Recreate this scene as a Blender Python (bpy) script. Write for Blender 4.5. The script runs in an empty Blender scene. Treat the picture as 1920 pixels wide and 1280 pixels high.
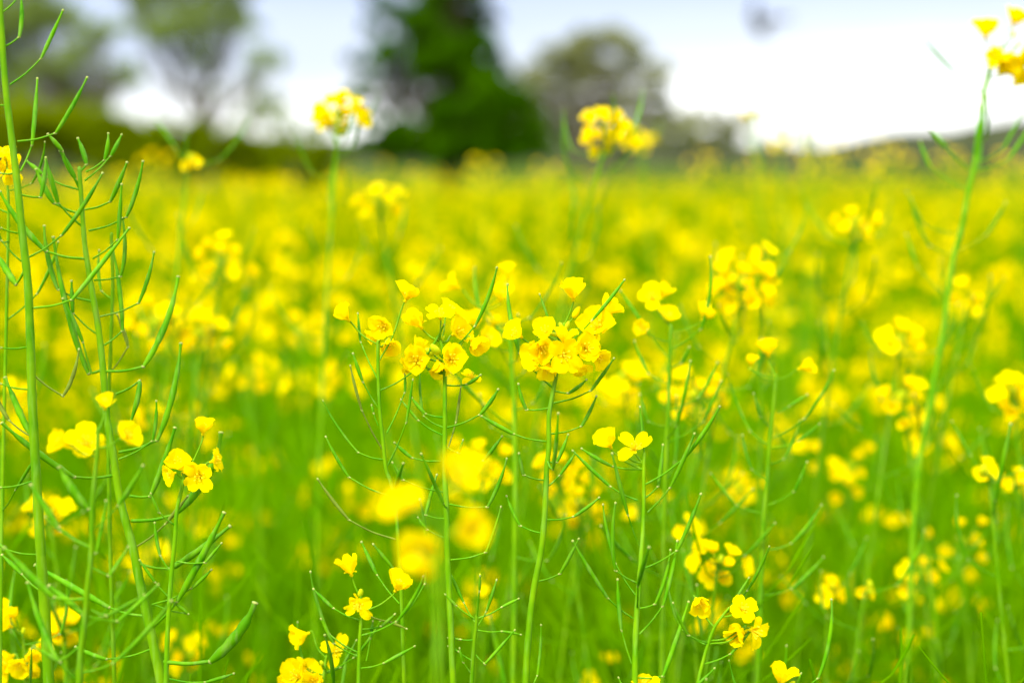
import bpy, math, random
import numpy as np
from mathutils import Vector, Matrix, Quaternion
R = math.radians
rnd = random.Random(11)
S = bpy.context.scene
C = S.collection

# ------------------------------------------------------------------ camera, sky, sun, exposure
CAMZ = 1.35
F = 1920 * 50 / 36.0                     # focal length in photo pixels
HORIZON = 300
PITCH = math.atan((640 - HORIZON) / F)
FOCUS = 0.82
cam = bpy.data.cameras.new("camera"); cam_o = bpy.data.objects.new("camera", cam); C.objects.link(cam_o)
cam.lens = 50; cam.sensor_width = 36; cam.clip_start = 0.02; cam.clip_end = 2000
cam_o.location = (0, 0, CAMZ); cam_o.rotation_euler = (math.pi / 2 - PITCH, 0, 0)
cam.dof.use_dof = True; cam.dof.focus_distance = FOCUS; cam.dof.aperture_fstop = 2.9
S.camera = cam_o

SUN_EL, SUN_AZ = R(52), R(215)           # high, behind the camera and a little to its left
w = bpy.data.worlds.new("World"); S.world = w; w.use_nodes = True
nt = w.node_tree; nt.nodes.clear()
def N(t, **k):
    n = nt.nodes.new(t)
    for a, v in k.items(): setattr(n, a, v)
    return n
sky = N('ShaderNodeTexSky'); sky.sky_type = 'NISHITA'; sky.sun_disc = False
sky.sun_elevation = SUN_EL; sky.sun_rotation = SUN_AZ
tc = N('ShaderNodeTexCoord'); sep = N('ShaderNodeSeparateXYZ')
nt.links.new(tc.outputs['Generated'], sep.inputs[0])
mp = N('ShaderNodeMapping'); mp.inputs['Scale'].default_value = (3.0, 3.0, 14.0); mp.inputs['Location'].default_value = (.35, 0, .1)
nt.links.new(tc.outputs['Generated'], mp.inputs[0])
nz = N('ShaderNodeTexNoise'); nz.inputs['Scale'].default_value = 1.3; nz.inputs['Detail'].default_value = 5
nt.links.new(mp.outputs[0], nz.inputs[0])
# thickness of the cloud layer by height: bright band low down, blue-grey cloud base above it, bright overcast overhead
el = N('ShaderNodeValToRGB'); cr = el.color_ramp
cr.elements[0].position = 0.0; cr.elements[0].color = (.9, .9, .9, 1)
cr.elements[1].position = 1.0; cr.elements[1].color = (1, 1, 1, 1)
for p, c in ((.036, (.68, .69, .70, 1)), (.058, (.385, .40, .425, 1)), (.074, (.30, .328, .385, 1)), (.095, (.265, .30, .385, 1)), (.13, (.21, .245, .36, 1)), (.2, (.3, .34, .42, 1)), (.45, (.85, .87, .9, 1))):
    e = cr.elements.new(p); e.color = c
mz = N('ShaderNodeMath', operation='MULTIPLY_ADD'); mz.inputs[1].default_value = 0.07; mz.inputs[2].default_value = -0.034
nt.links.new(nz.outputs['Fac'], mz.inputs[0])
az = N('ShaderNodeMath', operation='MULTIPLY_ADD'); az.inputs[1].default_value = -0.05    # cloud hangs lower towards the left
nt.links.new(sep.outputs['X'], az.inputs[0]); nt.links.new(sep.outputs['Z'], az.inputs[2])
ad = N('ShaderNodeMath', operation='ADD'); nt.links.new(mz.outputs[0], ad.inputs[0]); nt.links.new(az.outputs[0], ad.inputs[1])
nt.links.new(ad.outputs[0], el.inputs[0])
sc = N('ShaderNodeVectorMath', operation='SCALE'); sc.inputs['Scale'].default_value = 11.5
nt.links.new(el.outputs[0], sc.inputs[0])
mix = N('ShaderNodeMixRGB'); mix.inputs[0].default_value = 0.93
nt.links.new(sky.outputs[0], mix.inputs[1]); nt.links.new(sc.outputs[0], mix.inputs[2])
bg = N('ShaderNodeBackground'); bg.inputs['Strength'].default_value = 0.1
out = N('ShaderNodeOutputWorld')
nt.links.new(mix.outputs[0], bg.inputs[0]); nt.links.new(bg.outputs[0], out.inputs[0])

sun = bpy.data.lights.new("sun", 'SUN'); sun.energy = 2.4; sun.angle = R(14); sun.color = (1, .96, .88)
sun_o = bpy.data.objects.new("sun", sun); C.objects.link(sun_o); sun_o.location = (-5, -8, 20)
sd = Vector((math.sin(SUN_AZ) * math.cos(SUN_EL), math.cos(SUN_AZ) * math.cos(SUN_EL), math.sin(SUN_EL)))
sun_o.rotation_euler = sd.to_track_quat('Z', 'Y').to_euler()
S.view_settings.view_transform = 'Standard'; S.view_settings.look = 'None'; S.view_settings.gamma = 1
S.view_settings.exposure = 1.4
S.cycles.max_bounces = 8; S.cycles.diffuse_bounces = 4; S.cycles.transmission_bounces = 5; S.cycles.glossy_bounces = 2

# ------------------------------------------------------------------ helpers
fwd = np.array([0, math.cos(PITCH), -math.sin(PITCH)]); upv = np.array([0, math.sin(PITCH), math.cos(PITCH)]); rt = np.array([1., 0, 0])
CAM = np.array([0, 0, CAMZ])
def P(x, y, d):
    """the place that photo pixel (x, y) shows at d metres"""
    return CAM + fwd * d + rt * ((x - 960) / F * d) + upv * (-(y - 640) / F * d)
def D(fx, fy, fz):
    v = rt * fx + upv * fy - fwd * fz
    return v / np.linalg.norm(v)
def nrm(v):
    n = np.linalg.norm(v)
    return v / n if n > 1e-9 else np.array([0, 0, 1.])

class MB:
    def __init__(s): s.v = []; s.f = []; s.m = []; s.n = 0
    def add(s, V, Fq, mi=0):
        V = np.asarray(V, float).reshape(-1, 3); Fq = np.asarray(Fq, int)
        s.v.append(V); s.f.append(Fq + s.n); s.m.append(np.full(len(Fq), mi)); s.n += len(V)
    def join(s, o, M=None, mi=None):
        for V, Fq, m, in zip(*o.parts()):
            if M is not None: V = V @ M[:3, :3].T + M[:3, 3]
            s.v.append(V); s.f.append(Fq + s.n); s.m.append(m if mi is None else np.full(len(Fq), mi)); s.n += len(V)
    def parts(s):
        if len(s.v) > 1:
            s.v = [np.concatenate(s.v)]; s.f = [np.concatenate(s.f)]; s.m = [np.concatenate(s.m)]
        return s.v, s.f, s.m
    def mesh(s, name, mats):
        me = bpy.data.meshes.new(name)
        v, f, m = [a[0] for a in s.parts()]
        k = f.shape[1]
        me.vertices.add(len(v)); me.vertices.foreach_set('co', v.astype(np.float32).ravel())
        me.loops.add(len(f) * k); me.loops.foreach_set('vertex_index', f.astype(np.int32).ravel())
        me.polygons.add(len(f)); me.polygons.foreach_set('loop_start', np.arange(0, len(f) * k, k, dtype=np.int32))
        for a in (mats if isinstance(mats, (list, tuple)) else [mats]): me.materials.append(a)
        me.polygons.foreach_set('material_index', m.astype(np.int32))
        me.polygons.foreach_set('use_smooth', np.ones(len(f), bool))
        me.update(calc_edges=True); me.validate()
        return me

def spline(pts, per=4):
    p = np.asarray(pts, float)
    if len(p) < 3: return np.linspace(p[0], p[-1], per + 1)
    q = np.vstack([2 * p[0] - p[1], p, 2 * p[-1] - p[-2]]); o = []
    for i in range(1, len(q) - 2):
        for t in np.arange(per) / per:
            a, b, c, d = q[i - 1], q[i], q[i + 1], q[i + 2]
            o.append(.5 * (2 * b + (c - a) * t + (2 * a - 5 * b + 4 * c - d) * t * t + (3 * b - a - 3 * c + d) * t ** 3))
    o.append(p[-1]); return np.array(o)

def tube(mb, pts, rad, sides=6, mi=0):
    p = np.asarray(pts, float); n = len(p)
    rad = np.broadcast_to(np.asarray(rad, float), (n,))
    t = np.gradient(p, axis=0); t /= np.maximum(np.linalg.norm(t, axis=1, keepdims=True), 1e-9)
    a = np.array([1., 0, 0]) if abs(t[0][0]) < .8 else np.array([0, 1., 0])
    u = nrm(np.cross(t[0], a)); V = []
    for i in range(n):
        u = nrm(u - t[i] * np.dot(u, t[i])); b = np.cross(t[i], u)
        ang = np.arange(sides) * 2 * math.pi / sides
        V.append(p[i] + rad[i] * (np.cos(ang)[:, None] * u + np.sin(ang)[:, None] * b))
    V = np.concatenate(V)
    i, k = np.meshgrid(np.arange(n - 1), np.arange(sides), indexing='ij'); k2 = (k + 1) % sides
    Fq = np.stack([i * sides + k, i * sides + k2, (i + 1) * sides + k2, (i + 1) * sides + k], -1).reshape(-1, 4)
    # close both ends with a quad fan to the end centres (triangles written as quads would be degenerate: use tiny rings)
    mb.add(V, Fq, mi)

def obj(name, me, parent=None, loc=None):
    o = bpy.data.objects.new(name, me); C.objects.link(o)
    if parent is not None: o.parent = parent
    if loc is not None: o.location = loc
    return o
def tag(o, label=None, cat=None, group=None, kind=None):
    if label: o['label'] = label
    if cat: o['category'] = cat
    if group: o['group'] = group
    if kind: o['kind'] = kind
    return o
def frame_to(axis, roll=0.0):
    q = Vector(axis).to_track_quat('Z', 'Y') @ Quaternion((0, 0, 1), roll)
    return q
def mat4(loc, q, s=1.0):
    return np.array(Matrix.LocRotScale(Vector(loc), q, Vector((s, s, s))))

# ------------------------------------------------------------------ materials
def foliage_mat(name, c1, c2, scale=40, trans=.25, rough=.5, tcol=None, spec=.25, rand=.0, streak=None):
    m = bpy.data.materials.new(name); m.use_nodes = True; t = m.node_tree; t.nodes.clear()
    n = lambda k: t.nodes.new(k)
    tc = n('ShaderNodeTexCoord'); nz = n('ShaderNodeTexNoise'); nz.inputs['Scale'].default_value = scale; nz.inputs['Detail'].default_value = 3
    t.links.new(tc.outputs['Object'], nz.inputs[0])
    rp = n('ShaderNodeValToRGB'); rp.color_ramp.elements[0].position = .3; rp.color_ramp.elements[1].position = .7
    rp.color_ramp.elements[0].color = (*c1, 1); rp.color_ramp.elements[1].color = (*c2, 1)
    t.links.new(nz.outputs['Fac'], rp.inputs[0])
    col = rp.outputs[0]
    if streak:                                # waxy bloom in long streaks, and a dull purple flush in patches
        mp = n('ShaderNodeMapping'); mp.inputs['Scale'].default_value = (420, 420, 28); t.links.new(tc.outputs['Object'], mp.inputs[0])
        n2 = n('ShaderNodeTexNoise'); n2.inputs['Scale'].default_value = 1; n2.inputs['Detail'].default_value = 4; t.links.new(mp.outputs[0], n2.inputs[0])
        r2 = n('ShaderNodeValToRGB'); r2.color_ramp.elements[0].position = .5; r2.color_ramp.elements[1].position = .72; r2.color_ramp.elements[1].color = (.6, .6, .6, 1); t.links.new(n2.outputs['Fac'], r2.inputs[0])
        mx0 = n('ShaderNodeMixRGB'); mx0.inputs[2].default_value = (*streak, 1); t.links.new(r2.outputs[0], mx0.inputs[0]); t.links.new(col, mx0.inputs[1])
        n3 = n('ShaderNodeTexNoise'); n3.inputs['Scale'].default_value = 22; n3.inputs['Detail'].default_value = 6; t.links.new(tc.outputs['Object'], n3.inputs[0])
        r3 = n('ShaderNodeValToRGB'); r3.color_ramp.elements[0].position = .62; r3.color_ramp.elements[1].position = .78; r3.color_ramp.elements[1].color = (.5, .5, .5, 1); t.links.new(n3.outputs['Fac'], r3.inputs[0])
        mx1 = n('ShaderNodeMixRGB'); mx1.inputs[2].default_value = (.16, .16, .05, 1); t.links.new(r3.outputs[0], mx1.inputs[0]); t.links.new(mx0.outputs[0], mx1.inputs[1]); col = mx1.outputs[0]
    if rand:
        oi = n('ShaderNodeObjectInfo'); hs = n('ShaderNodeHueSaturation')
        ma = n('ShaderNodeMath'); ma.operation = 'MULTIPLY_ADD'; ma.inputs[1].default_value = rand; ma.inputs[2].default_value = 1 - rand / 2
        t.links.new(oi.outputs['Random'], ma.inputs[0]); t.links.new(ma.outputs[0], hs.inputs['Value']); t.links.new(col, hs.inputs['Color']); col = hs.outputs[0]
    if spec <= .05:
        pb = n('ShaderNodeBsdfDiffuse'); t.links.new(col, pb.inputs['Color'])
    else:
        pb = n('ShaderNodeBsdfPrincipled'); pb.inputs['Roughness'].default_value = rough; pb.inputs['Specular IOR Level'].default_value = spec
        t.links.new(col, pb.inputs['Base Color'])
    o = n('ShaderNodeOutputMaterial')
    if trans:
        tr = n('ShaderNodeBsdfTranslucent'); mx = n('ShaderNodeMixShader'); mx.inputs[0].default_value = trans
        if tcol: tr.inputs[0].default_value = (*tcol, 1)
        else: t.links.new(col, tr.inputs[0])
        t.links.new(pb.outputs[0], mx.inputs[1]); t.links.new(tr.outputs[0], mx.inputs[2]); t.links.new(mx.outputs[0], o.inputs[0])
    else: t.links.new(pb.outputs[0], o.inputs[0])
    return m
M_PETAL = foliage_mat('petal', (.93, .70, .0), (.95, .78, .0), 220, .5, .6, (.95, .76, .0), .03, .1)
M_STAMEN = foliage_mat('stamen', (.93, .7, .01), (.94, .8, .03), 300, .2, .6, None, .05)
M_SEPAL = foliage_mat('sepal', (.75, .66, .003), (.88, .7, .0), 200, .35, .5, None, .05)
M_BUD = foliage_mat('bud', (.42, .58, .005), (.66, .68, .005), 200, .25, .5, None, .08)
M_STEM = foliage_mat('stem', (.085, .27, .0), (.19, .37, .001), 60, .2, .5, None, .07, .25, (.2, .4, .04))
M_FIELDSTEM = foliage_mat('field_stem', (.09, .31, .0), (.22, .44, .0), 30, .4, .5, None, .05, .25)
M_POD = foliage_mat('pod', (.055, .25, .0), (.14, .36, .001), 70, .25, .5, None, .07, .3, (.2, .36, .05))
M_PODTIP = foliage_mat('pod_tip', (.24, .32, .05), (.38, .42, .11), 300, .1, .6, None, .1)
M_BROWN = foliage_mat('pod_brown', (.11, .15, .01), (.17, .25, .02), 150, .15, .5, None, .1)
M_LEAF = foliage_mat('leaf', (.05, .22, .001), (.13, .35, .004), 30, .35, .5, None, .07)
M_UNDER = foliage_mat('undergrowth', (.1, .33, .0), (.24, .47, .0), 9, .5, .5, None, .05)
M_BARK = foliage_mat('bark', (.08, .07, .045), (.16, .14, .1), 6, 0, .85, None, .05)
M_DARKBARK = foliage_mat('conifer_bark', (.02, .016, .008), (.05, .035, .02), 6, 0, .9, None, .03)
M_CONIFER = foliage_mat('conifer_needles', (.02, .075, .0), (.06, .16, .0), 1.2, .2, .7, None, .03)
M_HEDGE = foliage_mat('hedge_leaf', (.14, .2, .0), (.23, .29, .0), .8, .35, .6, None, .04)
M_TREE = foliage_mat('tree_leaf', (.15, .22, .03), (.25, .33, .08), .8, .35, .6, None, .05)
M_OLIVE = foliage_mat('budding_twig_leaf', (.2, .22, .07), (.3, .32, .13), .8, .35, .6, None, .05)
M_HILL = foliage_mat('hill_woods', (.022, .028, .012), (.05, .058, .028), .15, 0, .9, None, .03)
M_SOIL = foliage_mat('soil', (.03, .06, .005), (.07, .11, .01), 4, 0, .95, None, .03)
M_BIRD = foliage_mat('bird_feather', (.04, .045, .05), (.08, .085, .09), 20, 0, .7, None, .1)

# ------------------------------------------------------------------ flower, bud and pod shapes (metres)
def petal(mb, rng, phi, L, W, th0, th1, cup, rip, nu, nv, z0=0.0008, mi=0, flare=0.):
    t = np.linspace(0, 1, nu + 1); th = th0 + (th1 - th0) * t + flare * t ** 3
    r = np.concatenate([[0.0005], 0.0005 + np.cumsum(np.sin((th[1:] + th[:-1]) / 2)) * L / nu])
    z = np.concatenate([[z0], z0 + np.cumsum(np.cos((th[1:] + th[:-1]) / 2)) * L / nu])
    s = np.clip((t - .04) / .5, 0, 1); s = s * s * (3 - 2 * s)
    f = .13 + .87 * s
    e = np.clip((t - .70) / .32, 0, 1); f = f * np.sqrt(np.maximum(0, 1 - e ** 2.3))
    v = np.linspace(-1, 1, nv + 1); ph = rng.uniform(0, 6)
    T, Vv = np.meshgrid(t, v, indexing='ij'); wd = (f * W / 2)[:, None]
    lat = Vv * wd
    nd = cup * (Vv ** 2) * wd + rip * np.sin(ph + Vv * 3.1 + T * 5) * T ** 2 * L + rip * .6 * np.sin(ph * 2 + Vv * 7) * T ** 3 * L
    # a shallow notch at the tip
    tipcut = (np.exp(-(Vv / .35) ** 2) * rng.uniform(0, .05) * (T > .95)) * L
    X = r[:, None] - np.cos(th)[:, None] * nd - np.sin(th)[:, None] * tipcut
    Z = z[:, None] + np.sin(th)[:, None] * nd - np.cos(th)[:, None] * tipcut
    c, sn = math.cos(phi), math.sin(phi)
    V = np.stack([X * c - lat * sn, X * sn + lat * c, Z], -1).reshape(-1, 3)
    i, k = np.meshgrid(np.arange(nu), np.arange(nv), indexing='ij')
    a = i * (nv + 1) + k
    mb.add(V, np.stack([a, a + 1, a + nv + 2, a + nv + 1], -1).reshape(-1, 4), mi)

OPEN = {'open': (R(30), R(92)), 'bowl': (R(50), R(28)), 'cup': (R(50), R(0)), 'tulip': (R(40), R(-14)), 'spent': (R(25), R(115))}
def flower_shape(kind, seed, nu=9, nv=8):
    rng = random.Random(seed); a0, a1 = OPEN[kind]; mb = MB()
    for k in range(4):
        if kind == 'spent' and k == 3: continue
        if kind in ('cup', 'tulip') and k == seed % 5: a1 = a1 + .45
        j = rng.uniform(-.3, .3) * (1.4 if kind == 'spent' else 1)
        petal(mb, rng, k * math.pi / 2 + rng.uniform(-.16, .16), .0112 * rng.uniform(.88, 1.1), .0094 * rng.uniform(.85, 1.1) * (1.08 if kind in ('bowl', 'cup') else 1) * (.8 if kind == 'spent' else 1),
              a0 + j * .4, a1 + j * 1.2, {'open': .12, 'bowl': .45, 'cup': .55, 'tulip': .55, 'spent': .25}[kind], .06 if nu > 4 else .0, nu, nv, flare=rng.uniform(-.1, {'open': .3, 'bowl': .5, 'cup': 1.0, 'tulip': .9, 'spent': .2}[kind]))
    return mb
def calyx_shape(seed, spread):
    rng = random.Random(seed); mb = MB()
    for k in range(4):
        petal(mb, rng, (k + .5) * math.pi / 2, .0058, .0017, R(15), spread + rng.uniform(-.3, .3), .5, .0, 5, 2, .0002)
    V = MB(); tube(mb, [(0, 0, -.0006), (0, 0, .0002), (0, 0, .0012)], [.0007, .0012, .0008], 6)
    return mb
def stamen_shape(seed):
    rng = random.Random(seed); mb = MB()
    for k in range(6):
        a = k * math.pi / 3 + rng.uniform(-.2, .2); o = .0022 if k % 3 else .0034; h = .0066 if k % 3 else .005
        p = [(0.0004 * math.cos(a), .0004 * math.sin(a), .001), (o * .6 * math.cos(a), o * .6 * math.sin(a), h * .6), (o * math.cos(a), o * math.sin(a), h)]
        tube(mb, spline(p, 3), .00018, 5)
        q = np.array(p[-1]); tube(mb, [q + (0, 0, -.0007), q + (0, 0, -.0003), q + (0, 0, .0005), q + (0, 0, .0009)], [.0002, .0005, .0005, .0001], 5)
    tube(mb, [(0, 0, .001), (0, 0, .005), (0, 0, .0072), (0, 0, .0078)], [.0005, .0005, .0004, .0006], 6)
    return mb
def bud_shape(L=.0062, r=.0017):
    mb = MB(); t = np.linspace(0, 1, 9)
    tube(mb, np.stack([t * 0, t * 0, t * L], 1), r * np.sqrt(np.maximum(.002, 1 - (2 * t - 1.02) ** 2)) * (1.1 - .35 * t), 8)
    return mb
FL = {}
for kind in OPEN:
    FL[kind] = [flower_shape(kind, 10 * i + len(kind)).mesh('flower', M_PETAL) for i in range(4)]
STAM = [stamen_shape(i).mesh('stamen_cluster', M_STAMEN) for i in range(2)]
CAL = [calyx_shape(i, a).mesh('calyx', M_SEPAL) for i, a in enumerate((R(55), R(95)))]
BUD = [bud_shape().mesh('bud', M_BUD), bud_shape(.0042, .0014).mesh('bud', M_BUD), bud_shape(.0085, .0021).mesh('bud', M_SEPAL)]
FLM = {k: [flower_shape(k, 30 + i, 4, 3) for i in range(3)] for k in ('open', 'bowl', 'cup', 'tulip')}     # light ones for the far plants
FLMM = {k: [m.mesh('flower', M_PETAL) for m in v] for k, v in FLM.items()}
FLF = {k: [flower_shape(k, 60 + i, 2, 1) for i in range(2)] for k in ('open', 'bowl', 'cup')}

def pod_curve(b, j, t, lead=.35):
    b, j, t = map(np.asarray, (b, j, t)); L = np.linalg.norm(t - j); d = nrm(j - b)
    c1 = j + (t - j) * .25 + d * L * lead * .3; c2 = j + (t - j) * .65 + d * L * lead * .3
    s = np.linspace(0, 1, 12)[:, None]
    return (1 - s) ** 3 * j + 3 * (1 - s) ** 2 * s * c1 + 3 * (1 - s) * s * s * c2 + s ** 3 * t
def pod(mb, b, j, t, r=.0012, rp=.00048, sides=7, lead=.35, lump=0, ph=0.):
    b, j, t = map(np.asarray, (b, j, t))
    m = (b + j) / 2 + np.array([0, 0, -1.]) * np.linalg.norm(j - b) * .05
    tube(mb, spline([b + (b - j) * .02, m, j], 4), np.linspace(rp * 1.25, rp, 9), max(5, sides - 2))
    c = pod_curve(b, j, t, lead); s = np.linspace(0, 1, 12)
    prof = np.interp(s, [0, .04, .12, .3, .6, .72, .8, .93, 1], [.55, .75, .8, 1, .97, .8, .55, .45, .5])
    rr = r * prof * (1 + lump * np.sin(s * 24 + ph)); rr[0] = max(rr[0], rp * 1.5)
    tube(mb, c, rr, sides)
    e = nrm(j - b); tube(mb, [j - e * .0012, j - e * .0004, j + e * .0004, j + e * .0009], [rp, rp * 1.25 + r * .1, rp * 1.3 + r * .12, rp], 6, 1)
    e = nrm(c[-1] - c[-2]); q = c[-1]
    tube(mb, [q - e * .0006, q, q + e * .0005, q + e * .0009], [r * .45, max(r * .62, .0005), max(r * .6, .0005), .0001], sides, 1)
def pod_template(seed, sides=6):
    rng = random.Random(seed); mb = MB(); a = R(rng.uniform(5, 40)); l = rng.uniform(.016, .026)
    j = np.array([math.cos(a) * l, 0, math.sin(a) * l]); a2 = R(rng.uniform(48, 82)); l2 = rng.uniform(.028, .046)
    t = j + np.array([math.cos(a2) * l2, rng.uniform(-.008, .008), math.sin(a2) * l2])
    pod(mb, np.zeros(3), j, t, rng.uniform(.0008, .0013), .00042, sides)
    return mb
PODT = [pod_template(i) for i in range(7)]
PODM = [p.mesh('pod', [M_POD, M_PODTIP]) for p in PODT]

def root_at(base, name='rapeseed_plant'):
    o = bpy.data.objects.new(name, None); C.objects.link(o); o.location = base; o.empty_display_size = .02
    return o
GROUP = 'flowering rapeseed plants in the field'

def place_flower(root, B, pos, axis, kind, scale, rng, detail=True):
    axis = nrm(np.asarray(axis)); base = pos - axis * .0055 * scale
    if kind == 'bud':
        o = obj('bud', rng.choice(BUD[:2]), root); base = pos - axis * .003 * scale
    elif kind == 'bigbud':
        o = obj('bud', BUD[2], root); base = pos - axis * .004 * scale
    else:
        o = obj('flower', rng.choice(FL[kind]) if detail else rng.choice(FLMM.get(kind, FLMM['bowl'])), root)
    o.rotation_mode = 'QUATERNION'; o.rotation_quaternion = frame_to(axis, rng.uniform(0, 6.28)); o.location = Vector(base - B); o.scale = (scale,) * 3
    if detail and kind not in ('bud', 'bigbud'):
        obj('calyx', rng.choice(CAL), o)
        if kind in ('open', 'bowl', 'spent', 'cup'): obj('stamen_cluster', rng.choice(STAM), o)
    return base

def along(path, y):
    """point of a pixel path at height y"""
    for (x0, y0), (x1, y1) in zip(path, path[1:]):
        if min(y0, y1) <= y <= max(y0, y1) and y0 != y1:
            k = (y - y0) / (y1 - y0); return x0 + (x1 - x0) * k
    return path[0][0] if y < path[0][1] else path[-1][0]

def hero(label, d, stem, w, flowers=(), pods=(), rand_pods=0, detail=True, seed=0, lean=0.0, side=7, podr=1.0, leaf=()):
    """a plant traced stem, flowers and pods: stem = pixel path from its tip down, w = widths in pixels at tip and foot"""
    rng = random.Random(seed + 77)
    pts = [P(x, y, d + lean * (y - stem[0][1]) / 1000) for x, y in stem]
    dl = lambda y: d + lean * (y - stem[0][1]) / 1000
    last = pts[-1]; prev = pts[-2]; k = last + nrm(last - prev) * .12
    base = np.array([k[0] + rng.uniform(-.02, .02), k[1] + rng.uniform(-.01, .05), 0.])
    sl = np.linalg.norm(last - prev); ft = []; q = last.copy(); dr = nrm(last - prev); step = sl
    while q[2] - step * 1.6 > .05 and len(ft) < 12:
        step = min(step * 1.5, .22); dr = nrm(dr * .8 + nrm(base - q) * .2 + np.array([0, 0, -.1])); q = q + dr * step; ft.append(q)
    ft = [f for f in ft if f[2] > .12]
    base = np.array([ft[-1][0] if ft else base[0], ft[-1][1] if ft else base[1], 0.]) + np.array([dr[0] * .03, dr[1] * .03, 0])
    B = base.copy(); root = root_at(B)
    tag(root, label, 'rapeseed plant', GROUP)
    sp = spline(pts + ft + [base], 6); n = len(sp); nk = (len(pts) - 1) * 6
    rad = np.concatenate([np.linspace(w[0], w[1], nk + 1) * d / F / 2 * .9, np.linspace(w[1] * .9, w[1] * 1.3, n - nk - 1) * d / F / 2])
    rad = rad * (1 + .04 * np.sin(np.arange(n) * 1.7 + seed))
    st = MB(); tube(st, sp - B, rad, side + 1)
    e = nrm(sp[0] - sp[1]); q = sp[0] - B
    tube(st, [q, q + e * rad[0], q + e * rad[0] * 1.6], [rad[0], rad[0] * .8, .0001], side + 1)
    apex = stem[0][1]
    for fx in flowers:
        x, y, kind, s, ax = fx[:5]; dd = fx[5] if len(fx) > 5 else rng.uniform(-.012, .012)
        pos = P(x, y, dl(y) + dd); axis = D(*ax)
        fb = place_flower(root, B, pos, axis, kind, s * (.88 if kind in FL else 1), rng, detail)
        bx = (fb - CAM); dep = bx @ fwd; px = 960 + (bx @ rt) / dep * F; py = 640 - (bx @ upv) / dep * F
        if len(fx) > 6: ax_, ay = fx[6]
        else:
            ay = min(max(apex + 2, py + .3 * abs(px - along(stem, py)) + 6), stem[-1][1]); ax_ = along(stem, ay)
        a = P(ax_, ay, dl(ay)); L = np.linalg.norm(fb - a)
        m = (a + fb) / 2 + np.array([0, 0, -1]) * L * .10
        tube(st, spline([a, m, fb - axis * L * .12, fb + axis * .0003], 4) - B, np.linspace(.00055, .00042, 13), 5)
    for i, p in enumerate(pods):
        bx, by, jx, jy, tx, ty = p[:6]; r = (p[6] if len(p) > 6 else 9) * d / F / 2 * podr * .9
        mat = [M_POD, M_PODTIP] if not (len(p) > 7 and p[7] == 'b') else [M_BROWN, M_PODTIP]
        u = rng.uniform(-.6, .6); l1 = math.hypot(jx - bx, jy - by) * d / F; l2 = math.hypot(tx - jx, ty - jy) * d / F
        b = P(bx, by, dl(by)); j = P(jx, jy, dl(by) + u * l1 * .7); t = P(tx, ty, dl(by) + u * l1 * .7 + u * l2 * .35)
        mb = MB(); pod(mb, b - B, j - B, t - B, r, max(.00042, r * .34), 8, rng.uniform(.02, .28) + (.35 if r > .0022 else 0), .11 if r > .0018 else .04, rng.uniform(0, 6))
        obj('pod', mb.mesh('pod', mat), root)
    lo = stem[-1][1]
    for i in range(rand_pods):
        f = (i + rng.random()) / rand_pods; z = int(2 + f * nk * 1.05)
        z = max(1, min(z, len(sp) - 2)); o = obj('pod', rng.choice(PODM), root); o.location = Vector(sp[z] - B)
        o.rotation_euler = (rng.uniform(-.15, .15), rng.uniform(-.15, .15), i * 2.4 + rng.uniform(-.4, .4)); o.scale = (rng.uniform(.85, 1.25),) * 3
    for (x0, y0, x1, y1, wd) in leaf:
        a = P(x0, y0, dl(y0)); t = P(x1, y1, dl(y0) - .01); mb = MB(); ax = t - a; L = np.linalg.norm(ax); ax /= L; sv = nrm(np.cross(ax, fwd + .4 * rt)); nv_ = np.cross(sv, ax)
        V = []; s = np.linspace(0, 1, 10)
        for q in s:
            h = wd * d / F / 2 * math.sin(math.pi * min(1, .12 + q * .88)) ** .8
            c = a + ax * L * q + nv_ * .006 * q * q
            V += [c - sv * h + nv_ * h * .5, c, c + sv * h + nv_ * h * .5]
        Fq = [(3 * i + k, 3 * i + k + 1, 3 * i + k + 4, 3 * i + k + 3) for i in range(9) for k in range(2)]
        mb.add(np.array(V) - B, Fq); obj('leaf', mb.mesh('leaf', M_LEAF), root)
    obj('stem', st.mesh('stem', M_STEM), root)
    return root

# ------------------------------------------------------------------ the setting
def grid_mesh(name, X, Y, Z, m):
    n, k = X.shape; mb = MB()
    i, j = np.meshgrid(np.arange(n - 1), np.arange(k - 1), indexing='ij'); a = i * k + j
    mb.add(np.stack([X, Y, Z], -1).reshape(-1, 3), np.stack([a, a + k, a + k + 1, a + 1], -1).reshape(-1, 4))
    return mb.mesh(name, m)
gx, gy = np.meshgrid(np.linspace(-600, 600, 41), np.linspace(-100, 1500, 41), indexing='ij')
tag(obj('ground', grid_mesh('ground', gx, gy, gx * 0, M_SOIL)), kind='structure')
# low wooded hills along the horizon
def ridge(dist, prof, depth, name, seed):
    rng = np.random.RandomState(seed); n = 140; k = 14
    xs = np.linspace(prof[0][0], prof[-1][0], n); hs = np.interp(xs, [p[0] for p in prof], [p[1] for p in prof])
    ks = np.hanning(7); ks /= ks.sum(); hs = np.convolve(np.pad(hs, 3, mode='edge'), ks, 'valid')
    t = np.linspace(0, 1, k); X = np.repeat(((xs - 960) / F * dist)[:, None], k, 1); Y = dist - depth * .5 + depth * np.repeat(t[None], n, 0)
    top = np.maximum(0, CAMZ + (HORIZON - hs) / F * dist)
    Z = top[:, None] * np.sin(np.pi * t)[None] ** .7 * (1 + rng.uniform(-.03, .03, (n, k))) - .05
    tag(obj(name, grid_mesh(name, X, Y, Z, M_HILL)), kind='structure')
ridge(260, [(-900, 240), (0, 250), (800, 262), (1240, 262), (1540, 272), (1590, 262), (1620, 248), (1700, 240), (1760, 246), (1800, 236), (1860, 224), (1950, 216), (2200, 210), (2700, 235)], 60, 'hills', 4)

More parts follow.
